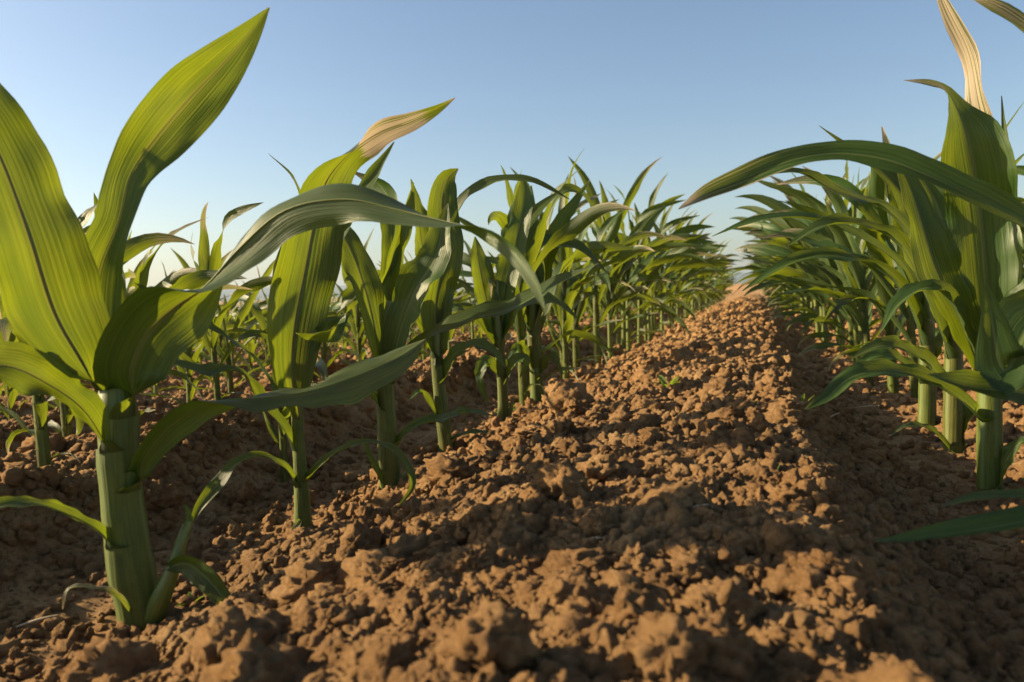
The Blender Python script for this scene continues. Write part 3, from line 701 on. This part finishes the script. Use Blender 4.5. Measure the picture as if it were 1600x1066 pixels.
# those that show largest stay individuals, the rest of the far field is one mass
def weight(s):
    base = s[0]
    if s[4] in ('R2', 'R3'): base *= 1.6
    if s[4][0] == 'L' and int(s[4][1:]) > 3: base *= 1.25
    return base
spots.sort(key=weight)
near, far = spots[:268], spots[268:]
seen = {'L1': 0, 'R1': 0}
for i, (d, x, y, bias, rn) in enumerate(near):
    slim = bias == 0.5; bias = 1 if slim else bias
    model = MODELS[bias][rr.randrange(7)]
    rz = rr.uniform(-.5, .5)
    s = rr.uniform(.86, 1.12)
    if rn == 'R1': s *= 1.08
    if slim: s = rr.uniform(.66, .76)
    if rn in ('R1', 'L1') and d < 2.8: s = min(s, 0.87)
    if rn[0] == 'L' and rn != 'L1': s *= 0.74
    if rn == 'L1':
        q = seen['L1']; seen['L1'] += 1
        lab = ('green corn plant %s along the row left of the ridge' % ORD[q]) if q < 6 else 'corn plant far along the row left of the bare ridge'
    elif rn == 'R1':
        q = seen['R1']; seen['R1'] += 1
        lab = ('green corn plant %s along the row right of the ridge' % ORDR[q]) if q < 5 else 'corn plant far along the row right of the bare ridge'
    elif rn in ('R2', 'R3'): lab = 'corn plant standing behind the row right of the ridge'
    elif rn == 'L2': lab = 'smaller corn plant in the next row behind the thick-stalked one'
    else: lab = 'small corn plant in the %s row left of the ridge' % {'L3': 'third', 'L4': 'fourth', 'L5': 'fifth', 'L6': 'sixth', 'L7': 'seventh', 'L8': 'eighth'}.get(rn, 'ninth or further')
    grp = {'L1': 'corn plants in the row left of the ridge', 'R1': GR, 'R2': 'corn plants behind the right row', 'R3': 'corn plants behind the right row',
           'L2': 'corn plants in the second row on the left'}.get(rn, 'corn plants in the far rows on the left')
    place(model, x, y, rz, s, lab, grp, sub=d < 3.0)

# far field: one mass
rough_m = {b: [grow(900 * (b + 3) + k, 0.60, 0.55 * b, 9, 3, False) for k in range(5)] for b in (-1, 1)}
vs, fs, us, ds, ms_, off = [], [], [], [], [], 0
for (d, x, y, bias, rn) in far:
    c, s_ = math.cos(a := rr.uniform(-.5, .5)), math.sin(a)
    sc_ = rr.uniform(.85, 1.1) * (0.74 if rn[0] == 'L' else 1.05); zg = ground_z(x, y)
    for name, (v, f, uv, dr), mat, sub in rough_m[bias][rr.randrange(5)]:
        vv = np.stack([v[:, 0] * c - v[:, 1] * s_, v[:, 0] * s_ + v[:, 1] * c, v[:, 2]], 1) * sc_ + np.array([x, y, zg])
        vs.append(vv); fs.append(f + off); us.append(uv); ds.append(np.zeros(len(v)) if dr is None else dr)
        ms_.append(np.full(len(f), 0 if mat is M_LEAF else 1)); off += len(v)
fme = make_mesh('far_corn', np.concatenate(vs), np.concatenate(fs), M_LEAF, np.concatenate(us), {'dry': np.concatenate(ds)})
fme.materials.append(M_STEM); fme.polygons.foreach_set('material_index', np.concatenate(ms_).astype(np.int32))
tag(link('far_corn', fme), 'dense green mass of corn in the far part of the field', 'corn', kind='stuff')
print('near', len(near), 'far', len(far), 'far verts', off)

# ------------------------------------------------------------------ clods and crumbs of soil
def lump(seed, sub, flat=0.78, amp=0.34):
    bm = bmesh.new(); bmesh.ops.create_icosphere(bm, subdivisions=sub, radius=1.0)
    off = Vector((seed * 3.17, seed * 1.7, seed * 5.3))
    rng = random.Random(seed); st = Vector((rng.uniform(.75, 1.25), rng.uniform(.75, 1.2), flat * rng.uniform(.85, 1.15)))
    for v in bm.verts:
        p = v.co.normalized()
        a = mnoise.noise(p * 1.3 + off) * 0.55
        b = abs(mnoise.noise(p * 2.3 + off * 2)) * 1.1 - 0.25
        c = abs(mnoise.noise(p * 4.7 + off * 3)) * 0.75 - 0.15
        d = (abs(mnoise.noise(p * 9.5 + off)) * 0.5 - 0.1) if sub > 2 else 0
        if sub > 3: d += abs(mnoise.noise(p * 17 + off)) * 0.55 - 0.1
        if sub > 4: d += abs(mnoise.noise(p * 31 + off)) * 0.4 - 0.08
        r = 1 + amp * (a + b + c + d) 
        v.co = Vector((p.x * r * st.x, p.y * r * st.y, p.z * r * st.z))
    me = bpy.data.meshes.new('soil_clod'); bm.to_mesh(me); bm.free()
    me.polygons.foreach_set('use_smooth', np.ones(len(me.polygons), dtype=bool)); me.materials.append(M_CLOD)
    return me
CLODS = [lump(k + 1, 5, amp=0.46) for k in range(8)] + [lump(k + 21, 3, amp=0.5) for k in range(10)] + [lump(k + 61, 4, amp=0.48) for k in range(8)]
def clod(x, y, r, label, group=None, k=0, rot=(0, 0, 0), sink=0.35, stretch=(1, 1, 1)):
    o = link('soil_clod', CLODS[k]); o.location = (x, y, ground_z(x, y) + r * (0.78 * stretch[2] - 2 * sink * 0.78))
    o.rotation_euler = rot; o.scale = (r * stretch[0], r * stretch[1], r * stretch[2])
    tag(o, label, 'soil clod', group); return o
for (px, py, rpx, lab, k, st) in [
        (942, 838, 24, 'upright knobbly clod standing like a thumb on the ridge', 1, (.8, .8, 1.35)),
        (738, 897, 34, 'large crumbly clod on the left flank of the ridge', 2, (1.1, 1, .95)),
        (625, 905, 30, 'broad clod with a pale straw leaning against it', 3, (1.2, 1, .9)),
        (690, 835, 26, 'rounded clod below the sturdy dark corn stalk', 4, (1.1, 1, .9)),
        (600, 842, 22, 'flat smooth clod beside the slim pale-stalked corn', 5, (1.2, 1, .7)),
        (485, 960, 20, 'grey rounded stone-like clod near the largest corn plant', 6, (1, 1, .9)),
        (1215, 648, 36, 'wide low clod on the ridge crest by the furrow', 7, (1.4, 1.1, .7)),
        (838, 680, 26, 'flat slab of soil tilted on the ridge flank', 0, (1.5, 1, .55))]:
    g = on_level(px, py, 0.05)
    for _ in range(12): g = on_level(px, py, ground_z(g[0], g[1]))
    clod(g[0], g[1], rpx * depth_of(g) / F_PX, lab, None, k, (0, 0, k * 1.3), 0.22, st)
rc = random.Random(5)
n_c = 0
while n_c < 285:
    d = math.exp(rc.uniform(math.log(0.36), math.log(3.6)))
    ang = math.radians(rc.uniform(-18, 52))
    x, y = -math.sin(ang) * d, math.cos(ang) * d
    rough = float(profile(np.array(x))[1])
    if rc.random() > rough ** 2: continue
    r = (0.0075 + 0.021 * rc.random() ** 2.0) * (0.75 + 0.28 * d)
    where = 'on the ridge between the two tall corn rows' if x > ROW_L else ('on the ridge left of the thick-stalked corn' if x > ROW_L - PERIOD_L else 'on the further ridges among small corn')
    if x > ROW_R: where = 'on the ridge right of both tall corn rows'
    big = 'large lumpy' if r > 0.020 else ('medium knobbly' if r > 0.012 else 'small')
    clod(x, y, r, '%s brown soil clod lying loose %s' % (big, where), '%s loose soil clods %s' % (big, where), (18 + rc.randrange(8)) if r > 0.013 else (8 + rc.randrange(10)),
         (rc.uniform(-.5, .5), rc.uniform(-.5, .5), rc.uniform(0, 6.28)), rc.uniform(.12, .36), (1, rc.uniform(.8, 1.2), rc.uniform(.7, 1.1)))
    n_c += 1

# uncountable crumbs: instanced on one point cloud
cr = np.random.RandomState(11)
n_k = 300000
d = np.exp(cr.uniform(math.log(0.33), math.log(9.0), n_k)); an = np.radians(cr.uniform(-38, 58, n_k))
X, Y = -np.sin(an) * d, np.cos(an) * d
ro = profile(X)[1]
keep = cr.uniform(0, 1, n_k) < 0.10 + 0.90 * ro ** 1.5
X, Y, d = X[keep], Y[keep], d[keep]
size = (0.0011 + 0.0100 * cr.uniform(0, 1, len(X)) ** 5.5) * np.clip(0.62 + 0.38 * d, 0.7, 3.0)
Z = ground_zs(X, Y) + size * 0.15
cme = bpy.data.meshes.new('soil_crumbs'); cme.vertices.add(len(X)); cme.vertices.foreach_set('co', np.stack([X, Y, Z], 1).astype(np.float32).ravel())
def att(n, t, arr, field):
    a = cme.attributes.new(n, t, 'POINT'); a.data.foreach_set(field, arr)
att('scl', 'FLOAT_VECTOR', (size[:, None] * cr.uniform(.75, 1.25, (len(X), 3))).astype(np.float32).ravel(), 'vector')
att('rot', 'FLOAT_VECTOR', cr.uniform(0, 6.28, (len(X), 3)).astype(np.float32).ravel(), 'vector')
att('idx', 'INT', cr.randint(0, 6, len(X)).astype(np.int32), 'value')
crumbs = tag(link('soil_crumbs', cme), 'loose brown crumbs of soil covering the ridges', 'soil', kind='stuff')
ng = bpy.data.node_groups.new('scatter_crumbs', 'GeometryNodeTree')
ng.interface.new_socket('Geometry', in_out='INPUT', socket_type='NodeSocketGeometry')
ng.interface.new_socket('Geometry', in_out='OUTPUT', socket_type='NodeSocketGeometry')
gi, go = ng.nodes.new('NodeGroupInput'), ng.nodes.new('NodeGroupOutput')
g2i = ng.nodes.new('GeometryNodeGeometryToInstance')
for k in range(6):
    src = bpy.data.objects.new('crumb', lump(40 + k, 3, 0.85, 0.5))
    oi = ng.nodes.new('GeometryNodeObjectInfo'); oi.inputs['Object'].default_value = src
    ng.links.new(oi.outputs['Geometry'], g2i.inputs[0])
iop = ng.nodes.new('GeometryNodeInstanceOnPoints'); iop.inputs['Pick Instance'].default_value = True
def na(n, t):
    q = ng.nodes.new('GeometryNodeInputNamedAttribute'); q.data_type = t; q.inputs['Name'].default_value = n
    return [s for s in q.outputs if s.enabled][0]
ng.links.new(gi.outputs[0], iop.inputs['Points']); ng.links.new(g2i.outputs[0], iop.inputs['Instance'])
ng.links.new(na('idx', 'INT'), iop.inputs['Instance Index']); ng.links.new(na('rot', 'FLOAT_VECTOR'), iop.inputs['Rotation'])
ng.links.new(na('scl', 'FLOAT_VECTOR'), iop.inputs['Scale']); ng.links.new(iop.outputs[0], go.inputs[0])
md = crumbs.modifiers.new('scatter', 'NODES'); md.node_group = ng

# ------------------------------------------------------------------ small weeds and straws
def spot(px, py):
    g = on_level(px, py, 0.05)
    for _ in range(12): g = on_level(px, py, ground_z(g[0], g[1]))
    return g
def weed(px, py, hpx, n, label, seed, spread=1.0):
    g = spot(px, py); hpx *= 1.5; s = hpx * depth_of(g) / F_PX; rng = random.Random(seed)
    root = empty('weed', (g[0], g[1], ground_z(g[0], g[1]))); tag(root, label, 'weed', 'small weeds on the ridge')
    for k in range(n):
        az = k * 2.4 + rng.uniform(-.4, .4); t = np.linspace(0, 1, 9); e = math.radians(rng.uniform(55, 80)) - spread * rng.uniform(.7, 1.5) * t
        L = s * rng.uniform(.8, 1.25)
        dr = np.stack([np.cos(e) * math.cos(az), np.cos(e) * math.sin(az), np.sin(e)], 1)
        P = np.concatenate([[np.zeros(3)], np.cumsum(dr[1:], 0) * L / 8]); P[:, 2] -= 0.003
        lat = np.array([-math.sin(az), math.cos(az), 0]); T = nrm(np.gradient(P, axis=0)); N = np.cross(np.broadcast_to(lat, T.shape), T); N *= np.sign(N[4, 2] + 1e-9)
        w = L * 0.30 * np.interp(t, [0, .3, .6, .9, 1], [.25, .7, 1, .5, .05]) * (0.5 if spread < .8 else 1)
        v, f, uv, dy = blade(P, N, w, np.full(9, .9), rng, .1, 5)
        link('leaf', make_mesh('leaf', v, f, M_WEED, uv, {'dry': dy * 0}), root)
    return root
weed(1041, 612, 26, 7, 'low leafy weed rosette alone on the ridge', 1)
weed(1210, 742, 24, 2, 'two-bladed green sprout on the sunlit ridge crest', 2, .4)
weed(1252, 640, 22, 3, 'grassy sprout by the wide low clod on the crest', 3, .5)
weed(1195, 690, 16, 5, 'tiny pale weed between clods below the wide low clod', 4)
weed(1160, 640, 14, 5, 'tiny dark weed lying flat on the ridge crest', 5)
weed(990, 1025, 16, 2, 'blurred green sprout low on the sunny ridge', 6, .5)
weed(1320, 830, 12, 3, 'tiny green seedling at the ridge edge by the furrow', 7)
weed(790, 655, 20, 4, 'small weed at the foot of the corn with a thin sucker', 8)
weed(300, 945, 20, 3, 'blue-green weed seedling under the side shoot', 9)
def straw(px, py, lpx, ang, label, seed):
    g = spot(px, py); L = lpx * depth_of(g) / F_PX; rng = random.Random(seed)
    t = np.linspace(-.5, .5, 8)
    P = np.stack([t * L * math.cos(ang), t * L * math.sin(ang), 0.004 + 0.12 * L * (0.25 - t * t) + 0 * t], 1)
    P[:, 2] += np.linspace(0, .2 * L, 8)
    R = np.interp(t, [-.5, 0, .5], [.0009, .0014, .0006])
    o = link('dry_straw', tube_mesh('dry_straw', P, R, M_STRAW, 6)); o.location = (g[0], g[1], ground_z(g[0], g[1]) + .001)
    tag(o, label, 'straw', 'bits of dry straw on the soil')
straw(585, 905, 40, .3, 'pale curved straw bit by the broad clod', 1)
straw(640, 870, 22, 1.0, 'short pale straw near the rounded clod', 2)
straw(930, 855, 30, .1, 'thin straw under the upright knobbly clod', 3)
straw(1350, 645, 46, -.5, 'long thin straw in the shaded furrow', 4)
straw(1300, 660, 40, .9, 'thin root fibre lying on the furrow side', 5)
straw(60, 985, 60, .5, 'grey straw beside the largest corn plant', 6)
straw(500, 880, 26, 2.2, 'dark stubble bit below the slim pale-stalked corn', 7)
straw(1090, 800, 34, .25, 'straw thread on the sunlit ridge top', 8)

# ------------------------------------------------------------------ haze over the plain
hb = bmesh.new(); bmesh.ops.create_cube(hb, size=1.0)
bmesh.ops.scale(hb, vec=(10900, 7600, 96), verts=hb.verts); bmesh.ops.translate(hb, vec=(0, 2400, 96 / 2 - 8), verts=hb.verts)
hm = bpy.data.meshes.new('haze'); hb.to_mesh(hm); hb.free()
m = bpy.data.materials.new('haze_air'); m.use_nodes = True; nt = m.node_tree
nt.nodes.remove(nt.nodes['Principled BSDF'])
pv = nt.nodes.new('ShaderNodeVolumePrincipled'); pv.inputs['Color'].default_value = (0.62, 0.80, 1.0, 1); pv.inputs['Density'].default_value = 0.00011
pv.inputs['Anisotropy'].default_value = 0.2
nt.links.new(pv.outputs[0], nt.nodes['Material Output'].inputs['Volume'])
hm.materials.append(m)
tag(link('haze', hm), 'thin pale haze over the distant plain', 'haze', kind='stuff')
